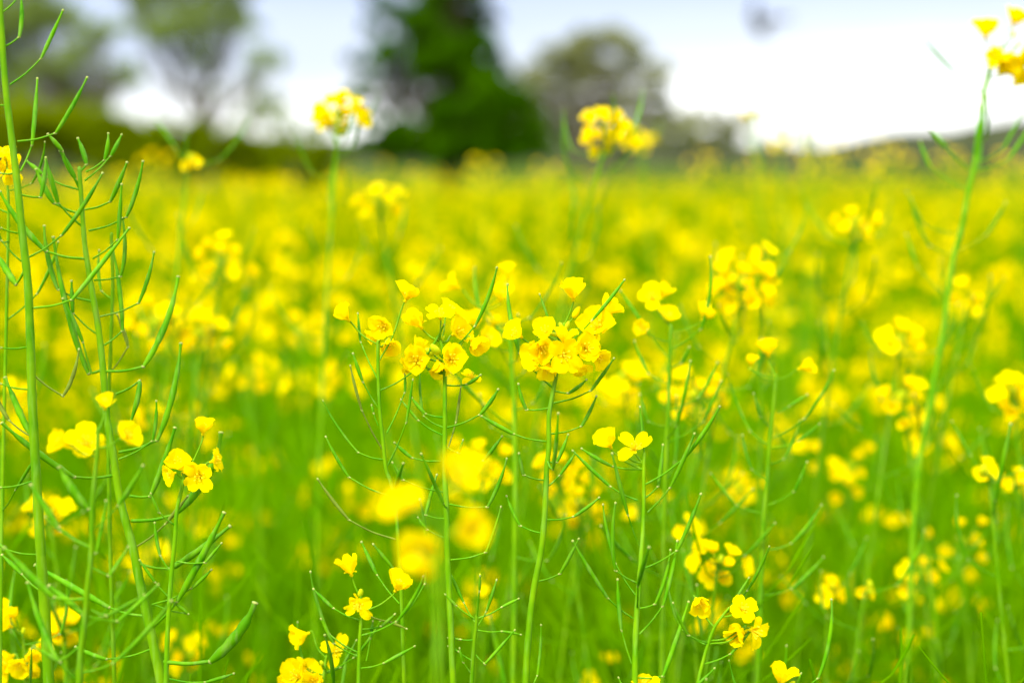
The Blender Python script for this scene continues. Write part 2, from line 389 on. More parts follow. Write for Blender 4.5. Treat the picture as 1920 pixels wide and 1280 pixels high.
def leaf_cloud(mb, centers, rads, n, size, rng, flat=1.0, mi=0, droop=None):
    """n leaf-sized quads scattered in clumps"""
    centers = np.asarray(centers, float); rads = np.asarray(rads, float)
    pick = rng.choice(len(centers), n, p=(rads ** 2) / (rads ** 2).sum())
    dirs = rng.normal(size=(n, 3)); dirs /= np.linalg.norm(dirs, axis=1, keepdims=True)
    off = dirs * (rng.uniform(.0, 1, (n, 1)) ** .55) * rads[pick][:, None]; off[:, 2] *= flat
    c = centers[pick] + off
    a = rng.normal(size=(n, 3)); 
    if droop is not None: a = a * .5 + droop
    a /= np.linalg.norm(a, axis=1, keepdims=True)
    b = np.cross(a, rng.normal(size=(n, 3))); b /= np.linalg.norm(b, axis=1, keepdims=True)
    L = size * rng.uniform(.6, 1.3, (n, 1)); W = L * rng.uniform(.35, .55, (n, 1))
    V = np.stack([c - a * L * .5, c + b * W * .5, c + a * L * .5, c - b * W * .5], 1).reshape(-1, 3)
    mb.add(V, np.arange(n * 4).reshape(-1, 4), mi)

def tree_root(base, name, label, cat, group=None):
    o = bpy.data.objects.new(name, None); C.objects.link(o); o.location = base
    return tag(o, label, cat, group)
def limb_path(a, b, rng, wob=.08):
    a, b = np.asarray(a, float), np.asarray(b, float); L = np.linalg.norm(b - a)
    m = [a + (b - a) * t + rng.normal(size=3) * L * wob * math.sin(math.pi * t) for t in (0, .33, .66, 1)]
    return spline(m, 4)

def broad_tree(name, label, cat, dist, foot_px, blobs, n_leaf, size, mat, seed, group=None, trunk_r=.12, twigs=40, bark=None, limb=.6):
    """blobs: clumps (x, y, radius) in photo pixels at dist metres, each an own leafy clump round a limb end"""
    rng = np.random.RandomState(seed); fx = P(foot_px, HORIZON, dist); base = np.array([fx[0], fx[1], 0.])
    root = tree_root(base, name, label, cat, group)
    cs = []; rs = []; tr = MB()
    tops = [P(x, y, dist) + np.array([0, rng.uniform(-.8, .8) * r * dist / F, 0]) for x, y, r in blobs]
    cen = np.mean(tops, 0); fork = np.array([fx[0] * .7 + cen[0] * .3, fx[1], max(.6, cen[2] * .45)])
    tube(tr, limb_path(base, fork, rng, .03) - base, np.linspace(trunk_r, trunk_r * .75, 13), 8)
    for (x, y, r), c in zip(blobs, tops):
        rad = r * dist / F
        p = limb_path(fork, c, rng); tube(tr, p - base, np.linspace(trunk_r * limb, trunk_r * .12 * limb / .6, len(p)), 6)
        for _ in range(max(4, int(twigs * r / 60))):
            d = rng.normal(size=3); d[2] = abs(d[2]) * .8; d /= np.linalg.norm(d); s = p[rng.randint(5, len(p))]
            e = c + d * rad * rng.uniform(.5, 1.05)
            q = limb_path(s, e, rng, .1); tube(tr, q - base, np.linspace(trunk_r * .06, trunk_r * .02, len(q)), 4)
            cs.append(e); rs.append(rad * rng.uniform(.2, .42))
    cr = MB(); leaf_cloud(cr, np.array(cs) - base, rs, n_leaf, size, rng)
    obj('trunk', tr.mesh('trunk', bark or M_BARK), root); obj('crown', cr.mesh('crown', mat), root)
    return root

# the dark conifer, its boughs as clumps round limbs off one trunk
broad_tree('conifer', 'dark green conifer standing alone behind the yellow field', 'conifer', 24, 850,
    [(850, -330, 40), (850, -260, 55), (845, -190, 65), (845, -130, 70), (842, -70, 72), (832, -10, 68), (828, 50, 62), (838, 100, 66), (845, 150, 72), (890, 165, 52), (935, 190, 48), (960, 225, 52), (985, 262, 42), (890, 235, 76), (835, 215, 58), (870, 290, 72),
     (800, 265, 52), (755, 270, 46), (715, 285, 38), (760, 305, 48), (930, 285, 62), (970, 300, 44), (745, 110, 42), (712, 125, 36), (700, 60, 26), (735, 30, 30), (695, 165, 26), (730, 205, 32), (900, 40, 34), (905, 100, 40), (775, 60, 40), (740, -60, 40), (920, -50, 36), (1010, 240, 26), (690, 230, 30), (672, 120, 26), (668, 190, 26), (680, 285, 36), (1010, 290, 36), (725, 160, 34), (700, 15, 30), (930, 140, 36), (860, 60, 50)],
    70000, .12, M_CONIFER, 5, None, .2, 26, M_DARKBARK, .2)

broad_tree('tree', 'thin pale tree with a high airy crown beside the conifer', 'tree', 30, 392, [(300, 20, 60), (350, 75, 60), (400, 25, 60), (445, 60, 45), (380, 115, 40), (270, 60, 40), (505, 130, 42), (470, 165, 26), (350, -50, 70), (260, -20, 50), (440, -20, 55), (500, 200, 34), (400, 180, 22)], 11500, .13, M_TREE, 2, 'field edge trees')
broad_tree('tree', 'grey-green tree behind the tall bare pod stem, its crown cut by the frame', 'tree', 26, 60, [(20, 60, 80), (70, 30, 55), (150, 135, 48), (60, 140, 60), (195, 165, 38), (110, 190, 55), (20, 180, 60), (-60, 100, 90), (-120, 20, 90), (120, 50, 45), (215, 70, 34), (160, 90, 44), (230, 130, 30), (250, 160, 34), (170, 200, 40), (30, -30, 70)], 21000, .12, M_TREE, 3, 'field edge trees')
broad_tree('tree', 'round olive-brown budding tree just behind the tallest clear flower head', 'tree', 30, 1120, [(1005, 150, 34), (1000, 200, 36), (1245, 215, 28), (1235, 145, 26), (1030, 110, 30), (1060, 120, 36), (1095, 92, 36), (1135, 85, 38), (1175, 100, 36), (1205, 135, 34), (1222, 180, 32), (1215, 225, 34), (1075, 165, 34), (1150, 150, 40), (1170, 200, 40), (1120, 215, 40), (1050, 240, 40), (1195, 265, 40), (1110, 270, 46), (1010, 265, 36), (1020, 160, 30), (1240, 262, 30), (1035, 200, 36), (1010, 225, 34), (1130, 140, 30), (1090, 130, 40)], 23000, .13, M_OLIVE, 6, 'field edge trees')
broad_tree('tree', 'faint thin tree showing in the gap between airy tree and conifer', 'tree', 34, 560, [(530, 235, 34), (585, 250, 32), (480, 225, 35), (550, 275, 40)], 1700, .12, M_TREE, 9, 'field edge trees')
broad_tree('shrub', 'low grey shrub on the skyline beside the olive budding tree', 'shrub', 40, 1320, [(1270, 245, 30), (1310, 232, 28), (1345, 230, 28), (1390, 240, 30), (1300, 265, 35), (1360, 268, 35), (1235, 262, 30)], 9000, .12, M_OLIVE, 12, 'skyline shrubs', .08)
broad_tree('shrub', 'small pale see-through shrub on the skyline below the bird', 'shrub', 40, 1480, [(1440, 232, 22), (1470, 245, 24), (1505, 240, 22), (1535, 262, 25), (1440, 268, 26)], 900, .1, M_OLIVE, 13, 'skyline shrubs', .06)
# hedge bushes along the field edge
hb = [(-60, 225, 75), (35, 232, 68), (120, 240, 64), (205, 250, 58), (290, 262, 50), (370, 268, 48), (445, 276, 44), (520, 290, 40), (600, 296, 40)]
hl = ['big olive bush at the frame edge behind the tall pod stem', 'dark olive bush behind the branching pod stems', 'dense green bush behind the blunt topped pod stem', 'dark bush under the white sky gap', 'rounded olive bush beside the lone button flower head',
      'low olive bush behind the lone button flower head', 'low bush under the thin airy tree', 'low bush behind the white-lit flower head', 'low dark bush at the foot of the conifer']
for i, ((x, y, r), lb) in enumerate(zip(hb, hl)):
    broad_tree('bush', lb, 'bush', 22 + i * .2, x, [(x - r * .5, y + 15, r * .75), (x + r * .45, y + 10, r * .75), (x, y - 8, r * .7), (x, y + 55, r * .9)], 6500, .1, M_HEDGE, 40 + i, 'hedge bushes along the field edge', .04, 40)

# bird in the sky
def bird(px, py, dist):
    c = P(px, py, dist); mb = MB()
    t = np.linspace(0, 1, 12)
    tube(mb, np.stack([t * 0, t * .34 - .17, .03 * t], 1), .075 * np.sqrt(np.maximum(.001, 1 - (2 * t - 1) ** 2)) * (1.2 - .5 * t), 8)
    tube(mb, [(0, .16, .05), (0, .2, .06), (0, .23, .055), (0, .27, .045)], [.028, .032, .024, .002], 8)
    for s in (-1, 1):
        V = [(s * .03, .08, .02), (s * .03, -.06, .01), (s * .14, .11, .14), (s * .14, -.06, .12), (s * .26, .03, .22), (s * .26, -.07, .21), (s * .34, -.08, .3), (s * .34, -.10, .3)]
        mb.add(V, [(0, 1, 3, 2), (2, 3, 5, 4), (4, 5, 7, 6)])
    mb.add([(-.02, -.15, .0), (.02, -.15, .0), (.06, -.3, -.01), (-.06, -.3, -.01)], [(0, 1, 2, 3)])
    o = obj('bird', mb.mesh('bird', M_BIRD)); o.location = c; o.rotation_euler = (R(35), R(15), R(40))
    tag(o, 'small dark blurred bird alone in the white sky', 'bird')
bird(1420, 50, 16)

exec_heroes = True
# ------------------------------------------------------------------ traced plants
UP = (0, 1, .25); FR = (.1, .25, 1)
hero('tall bare stem full of green pods running out of the frame top', .80,
     [(-4, -70), (2, 40), (10, 160), (22, 260), (33, 350), (42, 440), (52, 530), (57, 640), (60, 740), (66, 860), (72, 960), (78, 1060), (86, 1180), (92, 1290)], (12, 24),
     pods=[(5, 89, 36, 70, 39, -8, 9), (20, 158, 77, 110, 118, 20, 8), (4, 24, 32, -2, 60, -70, 8), (34, 265, 104, 250, 163, 146, 9), (39, 320, 60, 272, 70, 148, 9), (14, 197, -12, 196, -34, 120, 8),
           (27, 325, 0, 325, -40, 250, 8), (40, 365, 76, 370, 86, 296, 9), (33, 437, 0, 427, -30, 370, 8), (39, 489, 2, 450, -20, 395, 8), (46, 506, 30, 533, -10, 470, 13), (54, 482, 116, 441, 192, 325, 9),
           (64, 577, 135, 562, 242, 428, 10), (54, 650, 0, 652, -45, 600, 8), (53, 730, 0, 719, -35, 680, 8), (59, 818, 16, 787, -16, 728, 9, 'b'), (66, 795, 57, 813, 10, 708, 13), (62, 901, 0, 914, -50, 880, 8),
           (71, 1039, 10, 1029, -40, 990, 8), (80, 1110, 40, 1075, 4, 1040, 9), (60, 700, 118, 742, 148, 655, 8, 'b')], seed=1, podr=1.1)
hero('blunt topped pod stem leaning beside the tall bare one', .84,
     [(149, 318), (153, 380), (158, 450), (165, 500), (175, 560), (185, 620), (193, 690), (200, 780), (212, 850), (222, 920), (238, 985), (250, 1030), (262, 1090), (275, 1150), (290, 1220), (305, 1290)], (9, 22),
     pods=[(147, 345, 141, 335, 113, 283, 12), (148, 352, 117, 283, 90, 252, 10), (152, 320, 162, 308, 146, 260, 11), (162, 322, 196, 300, 203, 251, 9), (160, 338, 208, 292, 228, 253, 9), (146, 355, 80, 327, 50, 302, 10),
           (152, 401, 101, 381, 68, 318, 12), (152, 423, 109, 380, 86, 300, 11), (159, 393, 207, 378, 238, 305, 10), (168, 432, 237, 407, 268, 303, 9), (175, 484, 221, 449, 228, 346, 9), (177, 525, 226, 518, 230, 410, 9),
           (159, 485, 86, 471, 0, 360, 13), (170, 564, 109, 543, 83, 424, 11), (189, 631, 137, 587, 134, 527, 9), (189, 694, 166, 700, 100, 445, 13), (189, 593, 260, 568, 289, 473, 9), (200, 696, 269, 687, 334, 519, 14),
           (219, 738, 262, 714, 243, 796, 12), (224, 847, 295, 825, 339, 644, 13), (244, 929, 282, 930, 328, 802, 13), (224, 860, 286, 826, 293, 752, 8), (247, 976, 326, 965, 414, 811, 18), (258, 1023, 311, 981, 352, 930, 8, 'b'),
           (262, 1057, 319, 1066, 431, 986, 14), (285, 1175, 333, 1126, 420, 961, 15), (287, 1132, 360, 1102, 396, 1068, 8), (290, 1133, 352, 1150, 322, 1126, 7), (272, 1154, 204, 1138, 66, 1059, 14), (216, 890, 139, 894, 4, 793, 14),
           (289, 1214, 199, 1235, 142, 1212, 10), (172, 700, 155, 640, 118, 560, 10), (190, 650, 230, 620, 212, 470, 10)], seed=2)
hero('thin pod stalk rising close behind the blunt topped stem', .87, [(209, 440), (211, 550), (208, 640), (204, 730), (203, 800), (206, 1000), (215, 1290)], (7, 9),
     pods=[(209, 560, 190, 545, 186, 470, 7), (205, 700, 240, 650, 220, 590, 8, 'b')], seed=3)
hero('low pod stem carrying the nearest broad yellow flowers', .73,
     [(184, 806), (182, 856), (176, 912), (173, 957), (171, 1040), (165, 1092), (159, 1160), (152, 1220), (148, 1290)], (8, 14),
     [(160, 826, 'open', 1.2, (.15, .45, 1)), (112, 828, 'bowl', 1.0, (-.7, .3, .4)), (238, 815, 'bowl', 1.0, (.6, .3, .5)), (197, 752, 'cup', .9, (.1, 1, .3))],
     [(176, 991, 223, 946, 268, 873, 10), (171, 1040, 180, 1036, 199, 939, 9), (165, 1025, 112, 995, 86, 969, 8), (171, 1062, 204, 1079, 240, 1025, 8), (148, 1212, 109, 1239, 52, 1092, 13), (147, 1276, 112, 1240, 64, 1212, 9),
      (159, 1122, 100, 1119, 8, 1027, 15), (169, 1156, 221, 1164, 296, 1096, 9), (172, 1143, 200, 1154, 270, 1115, 8), (157, 1259, 214, 1242, 321, 1126, 10), (167, 1025, 109, 987, 58, 909, 13), (173, 958, 165, 953, 112, 876, 18), (160, 1180, 154, 1150, 92, 1098, 14)], seed=4, side=8)
hero('slender stem with a small knot of sharp open flowers above a thick pod', .83,
     [(345, 892), (341, 915), (331, 961), (328, 1010), (322, 1070), (317, 1137), (313, 1212), (311, 1290)], (7, 11),
     [(334, 865, 'bowl', 1.0, (.05, .35, 1)), (381, 799, 'cup', 1.05, (.1, 1, .2)), (373, 894, 'open', 1.1, (.1, -.1, 1)), (408, 862, 'open', .95, (1, .3, .1)), (318, 890, 'bowl', .8, (-.6, -.2, .5)), (352, 885, 'open', .9, (-.3, -.6, .6))],
     [(309, 1240, 395, 1239, 478, 1130, 23), (332, 1052, 385, 1054, 415, 1018, 7), (319, 1272, 386, 1278, 438, 1262, 8), (322, 1075, 300, 1040, 290, 980, 8), (318, 1120, 290, 1090, 262, 1050, 7), (330, 985, 298, 960, 283, 925, 7)], seed=5)
hero('slim stem whose four loose flowers top the gap before the twin sharp heads', .82,
     [(709, 642), (709, 698), (712, 767), (717, 818), (724, 880), (734, 909), (744, 980), (752, 1100), (758, 1290)], (7, 9),
     [(644, 590, 'tulip', 1.05, (-.55, .6, .35), 0, (707, 645)), (717, 611, 'bowl', 1.05, (-.25, -.1, 1)), (731, 646, 'cup', 1.05, (.25, -.5, .8)), (767, 549, 'cup', 1.15, (.45, .9, .25), .004, (712, 674)), (700, 630, 'cup', .8, (-.6, -.3, .2))],
     [(711, 767, 680, 715, 662, 663, 8), (707, 708, 676, 640, 671, 588, 6), (726, 810, 759, 735, 759, 701, 6), (717, 842, 678, 768, 657, 686, 6, 'b'), (709, 797, 700, 773, 697, 760, 6), (728, 870, 762, 791, 774, 712, 6), (732, 930, 654, 894, 611, 819, 7), (740, 1010, 654, 974, 596, 898, 7, 'b'),
      (748, 1130, 706, 1076, 678, 1016, 9), (750, 1080, 736, 1064, 700, 1020, 8)], 4, seed=6)
hero('sharp flower head with dangling petals on an upright green stem', .82,
     [(825, 638), (829, 652), (832, 667), (834, 705), (834, 767), (834, 818), (834, 863), (834, 894), (837, 950), (839, 1040), (844, 1150), (850, 1290)], (6, 14),
     [(781, 601, 'tulip', 1.2, (-.5, .75, .4), 0), (824, 584, 'open', 1.0, (-.1, .95, .45), -.006), (846, 578, 'bowl', .95, (.5, .8, .3), .012), (786, 646, 'tulip', .85, (.45, .9, .2), .004), (780, 675, 'bowl', 1.2, (-.05, .1, 1), -.006),
      (848, 672, 'bowl', 1.2, (.25, .15, 1), -.01), (824, 689, 'cup', 1.05, (.2, -.75, .5), -.002), (862, 621, 'bowl', 1.15, (.7, .35, .5), .015), (893, 644, 'cup', 1.15, (.6, -.5, .6), .01), (766, 684, 'cup', .95, (-.8, -.3, .2), .006), (806, 660, 'bud', 1.15, (-.6, .5, .4), 0),
      (816, 655, 'bud', 1.4, (-.5, .6, .5), -.004), (826, 632, 'bud', .6, (0, 1, .3), 0), (822, 635, 'bud', .55, (-.4, 1, .3), 0), (831, 634, 'bud', .55, (.5, 1, .3), 0), (884, 702, 'spent', .75, (-.2, .7, .6), 0, (872, 719))],
     [(838, 722, 876, 720, 901, 703, 8), (831, 782, 797, 775, 772, 746, 8), (839, 801, 900, 777, 934, 730, 9), (829, 815, 783, 787, 752, 749, 6), (838, 839, 860, 849, 868, 825, 6), (826, 864, 772, 858, 740, 830, 8), (838, 880, 907, 863, 941, 818, 8), (840, 840, 855, 790, 864, 725, 6, 'b'),
      (839, 944, 914, 950, 950, 860, 8), (832, 922, 755, 899, 736, 867, 7), (845, 1049, 911, 1035, 939, 950, 6), (834, 972, 798, 965, 819, 890, 8), (842, 1010, 800, 992, 784, 970, 7)], 3, seed=7)
hero('sharp crowded flower head with a single cup held above it', .82,
     [(1058, 608), (1053, 640), (1047, 680), (1042, 708), (1034, 749), (1029, 784), (1029, 835), (1025, 880), (1022, 950), (1015, 1030), (1000, 1110), (990, 1200), (985, 1290)], (6, 15),
     [(1075, 543, 'cup', 1.3, (.0, 1, .35), -.004), (1080, 586, 'bigbud', .95, (.5, .85, .2), 0), (1141, 577, 'tulip', 1.25, (.55, .8, .25), .004), (1118, 609, 'bowl', 1.5, (-.35, .45, 1), -.004), (1101, 651, 'bowl', 1.2, (.15, .15, 1), -.012), (1123, 672, 'cup', 1.05, (.6, -.4, .5), -.002),
      (1059, 668, 'open', 1.25, (.15, -.25, 1), -.016), (1003, 664, 'bowl', 1.2, (-.75, -.15, .8), -.006), (1018, 655, 'bowl', 1.1, (.2, -.35, .9), -.01), (1023, 618, 'bowl', 1.1, (-.2, .5, .7), -.006), (1058, 632, 'tulip', 1.0, (.0, 1, .25), -.014), (967, 622, 'cup', 1.1, (-.6, .55, .45), 0),
      (1026, 694, 'cup', 1.0, (-.2, -.9, .5), -.004), (1086, 692, 'cup', .9, (.2, -.8, .5), .0), (1112, 640, 'bowl', 1.0, (.8, .1, .3), .008), (1063, 610, 'bud', .9, (.4, .8, .3), 0), (1050, 607, 'bud', .9, (-.5, .8, .3), 0), (1068, 628, 'bud', .9, (.8, .3, .3), 0), (1040, 627, 'bud', .9, (-.8, .2, .3), 0), (1076, 622, 'bud', .8, (.8, .2, .4), .002)],
     [(1039, 732, 1066, 737, 1099, 712, 8), (1039, 755, 1108, 732, 1151, 672, 8), (1027, 765, 987, 768, 972, 720, 8), (1034, 813, 1090, 799, 1118, 743, 8), (1023, 827, 962, 813, 903, 780, 9), (1030, 866, 1044, 866, 1065, 815, 8), (1025, 974, 1076, 968, 1123, 933, 8), (1022, 915, 1050, 890, 1078, 850, 7),
      (1020, 1000, 975, 985, 950, 930, 7), (1020, 900, 982, 890, 973, 850, 8), (1050, 640, 1030, 602, 1012, 552, 5), (1005, 1090, 1050, 1075, 1085, 1010, 8)], 4, seed=8)
hero('pod-laden stem topped by two wide-open drooping yellow blossoms', .80,
     [(1208, 852), (1207, 879), (1207, 943), (1205, 1002), (1200, 1069), (1196, 1120), (1192, 1183), (1190, 1290)], (6, 13),
     [(1139, 825, 'cup', 1.15, (-.35, .75, .4), 0, (1200, 878)), (1192, 836, 'spent', 1.2, (.05, .5, .8), -.004, (1204, 866)), (1160, 848, 'bud', .7, (-.6, .2, .3), 0)],
     [(1208, 852, 1207, 830, 1200, 763, 7), (1203, 879, 1148, 874, 1091, 841, 8), (1194, 937, 1143, 911, 1074, 845, 8), (1211, 932, 1234, 911, 1243, 834, 9), (1215, 959, 1257, 913, 1302, 813, 9), (1198, 1021, 1177, 964, 1148, 850, 9), (1207, 1065, 1270, 1031, 1314, 926, 9), (1194, 1092, 1154, 1069, 1154, 943, 9),
      (1186, 1158, 1139, 1120, 1074, 1014, 9), (1198, 1140, 1228, 1132, 1257, 1031, 8), (1200, 1187, 1243, 1135, 1270, 1014, 9), (1184, 1242, 1165, 1180, 1158, 1086, 9), (1198, 1270, 1243, 1267, 1291, 1128, 10)], 3, seed=9)
hero('slightly soft stem with three spaced flowers above forked pods', .95,
     [(1455, 705), (1453, 728), (1449, 780), (1444, 823), (1438, 900), (1434, 950), (1430, 1014), (1426, 1120), (1420, 1290)], (6, 12),
     [(1440, 652, 'cup', 1.25, (-.1, 1, .3)), (1408, 676, 'tulip', .75, (.1, .9, .3)), (1511, 687, 'tulip', 1.1, (.8, .35, .4)), (1406, 692, 'bud', .7, (-.3, 0, 1))],
     [(1458, 774, 1481, 761, 1513, 740, 7), (1441, 799, 1426, 780, 1413, 738, 7), (1447, 839, 1498, 826, 1536, 795, 7), (1435, 900, 1409, 879, 1392, 816, 7), (1439, 947, 1489, 921, 1513, 866, 7), (1426, 961, 1380, 947, 1333, 888, 8), (1439, 1031, 1485, 1018, 1540, 947, 8), (1435, 1115, 1485, 1103, 1544, 1044, 8), (1440, 870, 1470, 860, 1500, 790, 7)], 3, seed=10)
hero('soft stem with four scattered flowers below the big blurred cluster', .95,
     [(1258, 612), (1257, 640), (1255, 694), (1253, 780), (1249, 836), (1245, 1000), (1240, 1290)], (6, 11),
     [(1222, 555, 'open', 1.2, (-.3, .5, .9)), (1245, 545, 'cup', 1.1, (.4, .8, .3)), (1255, 591, 'bowl', 1.05, (.1, .6, .5)), (1204, 615, 'cup', 1.05, (-.4, .4, .8)), (1324, 588, 'cup', 1.15, (.4, .7, .5))],
     [(1257, 689, 1278, 680, 1292, 651, 7), (1256, 720, 1215, 700, 1190, 640, 7), (1253, 770, 1310, 745, 1345, 680, 7), (1252, 800, 1215, 790, 1200, 740, 7), (1251, 830, 1320, 790, 1352, 715, 7)], 5, seed=11)
hero('soft plant whose flowers nod between and behind the twin sharp heads', .98,
     [(908, 575), (930, 610), (955, 640), (960, 700), (965, 800), (966, 950), (962, 1290)], (5, 12),
     [(849, 535, 'tulip', 1.2, (-.9, .45, .3)), (939, 551, 'cup', 1.15, (0, .9, .4)), (952, 507, 'tulip', 1.1, (.1, 1, .2)), (891, 598, 'cup', 1.2, (-.2, .9, .4)), (922, 605, 'tulip', 1.0, (.3, .8, .3)), (917, 634, 'bowl', 1.1, (.5, .3, .5)), (868, 605, 'bowl', 1.1, (-.5, .5, .5))],
     [(958, 690, 930, 640, 915, 600, 6), (962, 770, 1000, 755, 1020, 720, 6), (962, 820, 920, 800, 900, 740, 6)], 7, seed=12)
hero('lofty stem whose flowers climb out of the frame against white sky', 1.1,
     [(1878, 92), (1858, 125), (1850, 156), (1845, 175), (1841, 219), (1834, 266), (1827, 312), (1816, 359), (1803, 427), (1786, 492), (1773, 586), (1764, 651), (1743, 758), (1725, 860), (1712, 1000), (1700, 1290)], (10, 12),
     [(1850, 54, 'cup', 1.7, (.0, 1, .35)), (1907, 33, 'cup', 1.5, (.4, .9, .4)), (1867, 104, 'cup', 1.4, (-.5, .3, .5)), (1895, 118, 'bowl', 1.5, (-.1, -.3, .8)), (1912, 140, 'cup', 1.5, (.3, -.7, .5)), (1924, 104, 'bowl', 1.5, (.6, 0, .7)), (1882, 116, 'cup', 1.2, (.2, -.5, .6)), (1901, 65, 'bud', 1.0, (.2, 1, .2)), (1909, 84, 'bud', 1.0, (.5, .6, .3)), (1915, 80, 'bud', 1.0, (.6, .6, .3)), (1904, 88, 'bud', .9, (.1, .6, .3))],
     [(1816, 316, 1775, 278, 1745, 244, 12), (1812, 356, 1744, 312, 1725, 266, 8), (1830, 305, 1880, 280, 1918, 210, 7), (1828, 320, 1890, 300, 1935, 230, 8), (1800, 440, 1730, 420, 1700, 360, 7), (1795, 470, 1850, 440, 1885, 380, 7), (1780, 560, 1720, 500, 1700, 440, 7)], 8, seed=13,
     leaf=[(1832, 275, 1842, 205, 14), (1826, 300, 1838, 240, 10)])
hero('short sharp plant with a yellow tulip-shaped bloom and open cup', .80,
     [(676, 1118), (677, 1156), (674, 1212), (672, 1290)], (6, 9),
     [(655, 1062, 'tulip', 1.15, (-.2, 1, .3), 0), (749, 1094, 'cup', 1.15, (.45, .8, .35), 0, (684, 1145)), (671, 1137, 'spent', 1.0, (-.1, -.2, .8), -.008), (676, 1111, 'bud', 1.0, (.2, .8, .5), 0), (667, 1130, 'cup', .7, (-.7, .1, .3), 0)],
     [(674, 1162, 624, 1139, 588, 1104, 8), (680, 1179, 716, 1173, 740, 1151, 7), (676, 1252, 721, 1242, 777, 1211, 8), (687, 1237, 695, 1194, 699, 1164, 7), (672, 1230, 625, 1205, 602, 1160, 7), (684, 1150, 730, 1165, 762, 1178, 6, 'b')], 2, seed=14)
hero('low plant at the bottom edge with side-facing flower and fat buds', .86,
     [(612, 1231), (608, 1260), (604, 1300), (602, 1340)], (6, 9),
     [(564, 1192, 'tulip', 1.1, (-.8, -.25, .4)), (635, 1219, 'spent', 1.15, (.4, .2, .7)), (553, 1264, 'bowl', 1.3, (-.4, .5, .7)), (578, 1262, 'bowl', 1.2, (.1, .5, .8)), (566, 1240, 'bigbud', 1.0, (-.6, .7, .3)), (598, 1258, 'bigbud', 1.0, (.2, .9, .3)), (602, 1240, 'bud', 1.0, (-.3, .7, .4)), (590, 1280, 'cup', 1.1, (.1, .3, .8)), (540, 1278, 'cup', 1.1, (-.6, .2, .6))],
     [(608, 1262, 640, 1250, 668, 1200, 6)], 4, seed=15)
hero('flowerless stalk ending in a star of short thin pods', .82,
     [(894, 1156), (892, 1180), (889, 1205), (884, 1290)], (7, 9),
     [(900, 1076, 'bud', .5, (0, 1, .3), 0)],
     [(894, 1158, 899, 1107, 900, 1079, 6), (897, 1158, 942, 1137, 972, 1122, 7), (896, 1181, 942, 1183, 976, 1189, 6), (888, 1158, 854, 1134, 835, 1114, 6), (890, 1165, 869, 1128, 839, 1064, 7), (888, 1199, 862, 1198, 841, 1195, 5), (884, 1237, 858, 1220, 841, 1211, 6), (892, 1227, 909, 1244, 965, 1181, 7), (897, 1171, 912, 1145, 931, 1087, 7), (884, 1262, 868, 1240, 862, 1215, 6)], 0, seed=16)
hero('low arching stalk with two four-petalled blooms hanging at its tip', .80,
     [(1366, 1140), (1352, 1158), (1338, 1179), (1321, 1229), (1304, 1300)], (5, 8),
     [(1396, 1138, 'open', .95, (.3, .45, .8), -.004), (1384, 1190, 'tulip', 1.0, (-.6, -.6, .5), 0), (1386, 1184, 'cup', .95, (-.8, .1, .4), .004), (1421, 1186, 'spent', 1.15, (.55, -.15, .6), -.004), (1312, 1131, 'cup', 1.05, (.25, -.3, .7), 0, (1340, 1176))],
     [(1352, 1158, 1381, 1120, 1404, 1083, 6), (1330, 1205, 1290, 1190, 1262, 1130, 7), (1316, 1245, 1370, 1225, 1410, 1180, 6)], 3, seed=17)
hero('plant mostly below the bottom edge, one pale yellow cup showing', .80, [(1470, 1300), (1468, 1340), (1465, 1400)], (7, 9),
     [(1465, 1268, 'tulip', 1.2, (.1, 1, .3), 0), (1484, 1282, 'bud', .9, (.6, .6, .3), 0)], [(1470, 1310, 1490, 1290, 1502, 1262, 6)], 2, seed=18)
hero('plant cut by the bottom edge with two petal tips showing', .80, [(1207, 1305), (1205, 1340), (1203, 1400)], (7, 9), [(1208, 1283, 'bowl', 1.1, (.1, .9, .4), 0)], [(1205, 1330, 1180, 1310, 1160, 1270, 6)], 1, seed=19)
hero('large blurred flower head close to the lens', .53,
     [(822, 930), (826, 1000), (823, 1100), (818, 1290)], (9, 12),
     [(862, 885, 'bowl', 1.15, (.2, .5, .9)), (884, 870, 'cup', .9, (.4, .8, .4)), (748, 946, 'bowl', 1.1, (-.5, .4, .8)), (770, 940, 'cup', .8, (-.2, .6, .5)), (886, 985, 'bowl', 1.05, (.5, -.1, .8)), (788, 1032, 'bowl', 1.15, (-.2, -.2, 1)), (778, 1055, 'cup', .9, (-.2, -.7, .6))],
     (), 0, seed=20)
hero('plant peeping past the frame edge with orange-yellow petals by the tall stem', .86, [(14, 345), (16, 400), (12, 600), (5, 900), (0, 1290)], (5, 9),
     [(6, 285, 'open', 1.1, (-.1, .8, .5)), (15, 312, 'cup', 1.1, (.2, .3, .6)), (-4, 318, 'bowl', 1.1, (-.5, 0, .7)), (18, 328, 'cup', .9, (.4, -.6, .5))], (), 8, seed=21)
hero('corner plant with a wheel of thin flower stalks and bright blooms', .90, [(42, 1190), (46, 1230), (50, 1300)], (6, 10),
     [(8, 1168, 'bowl', 1.2, (-.6, .5, .6)), (4, 1142, 'cup', 1.1, (-.5, .8, .4)), (24, 1150, 'cup', .8, (-.3, .9, .3)), (12, 1235, 'bowl', 1.2, (-.5, -.2, .8)), (36, 1248, 'bowl', 1.2, (-.1, -.5, .9)), (62, 1225, 'tulip', 1.0, (.5, -.4, .6)), (76, 1216, 'bowl', 1.0, (.8, .1, .5)), (2, 1255, 'bowl', 1.2, (-.7, -.4, .7)), (60, 1252, 'cup', 1.1, (.3, -.8, .5)), (44, 1182, 'bud', .8, (.1, 1, .3)), (36, 1184, 'bud', .8, (-.4, 1, .3))],
     (), 4, seed=22)
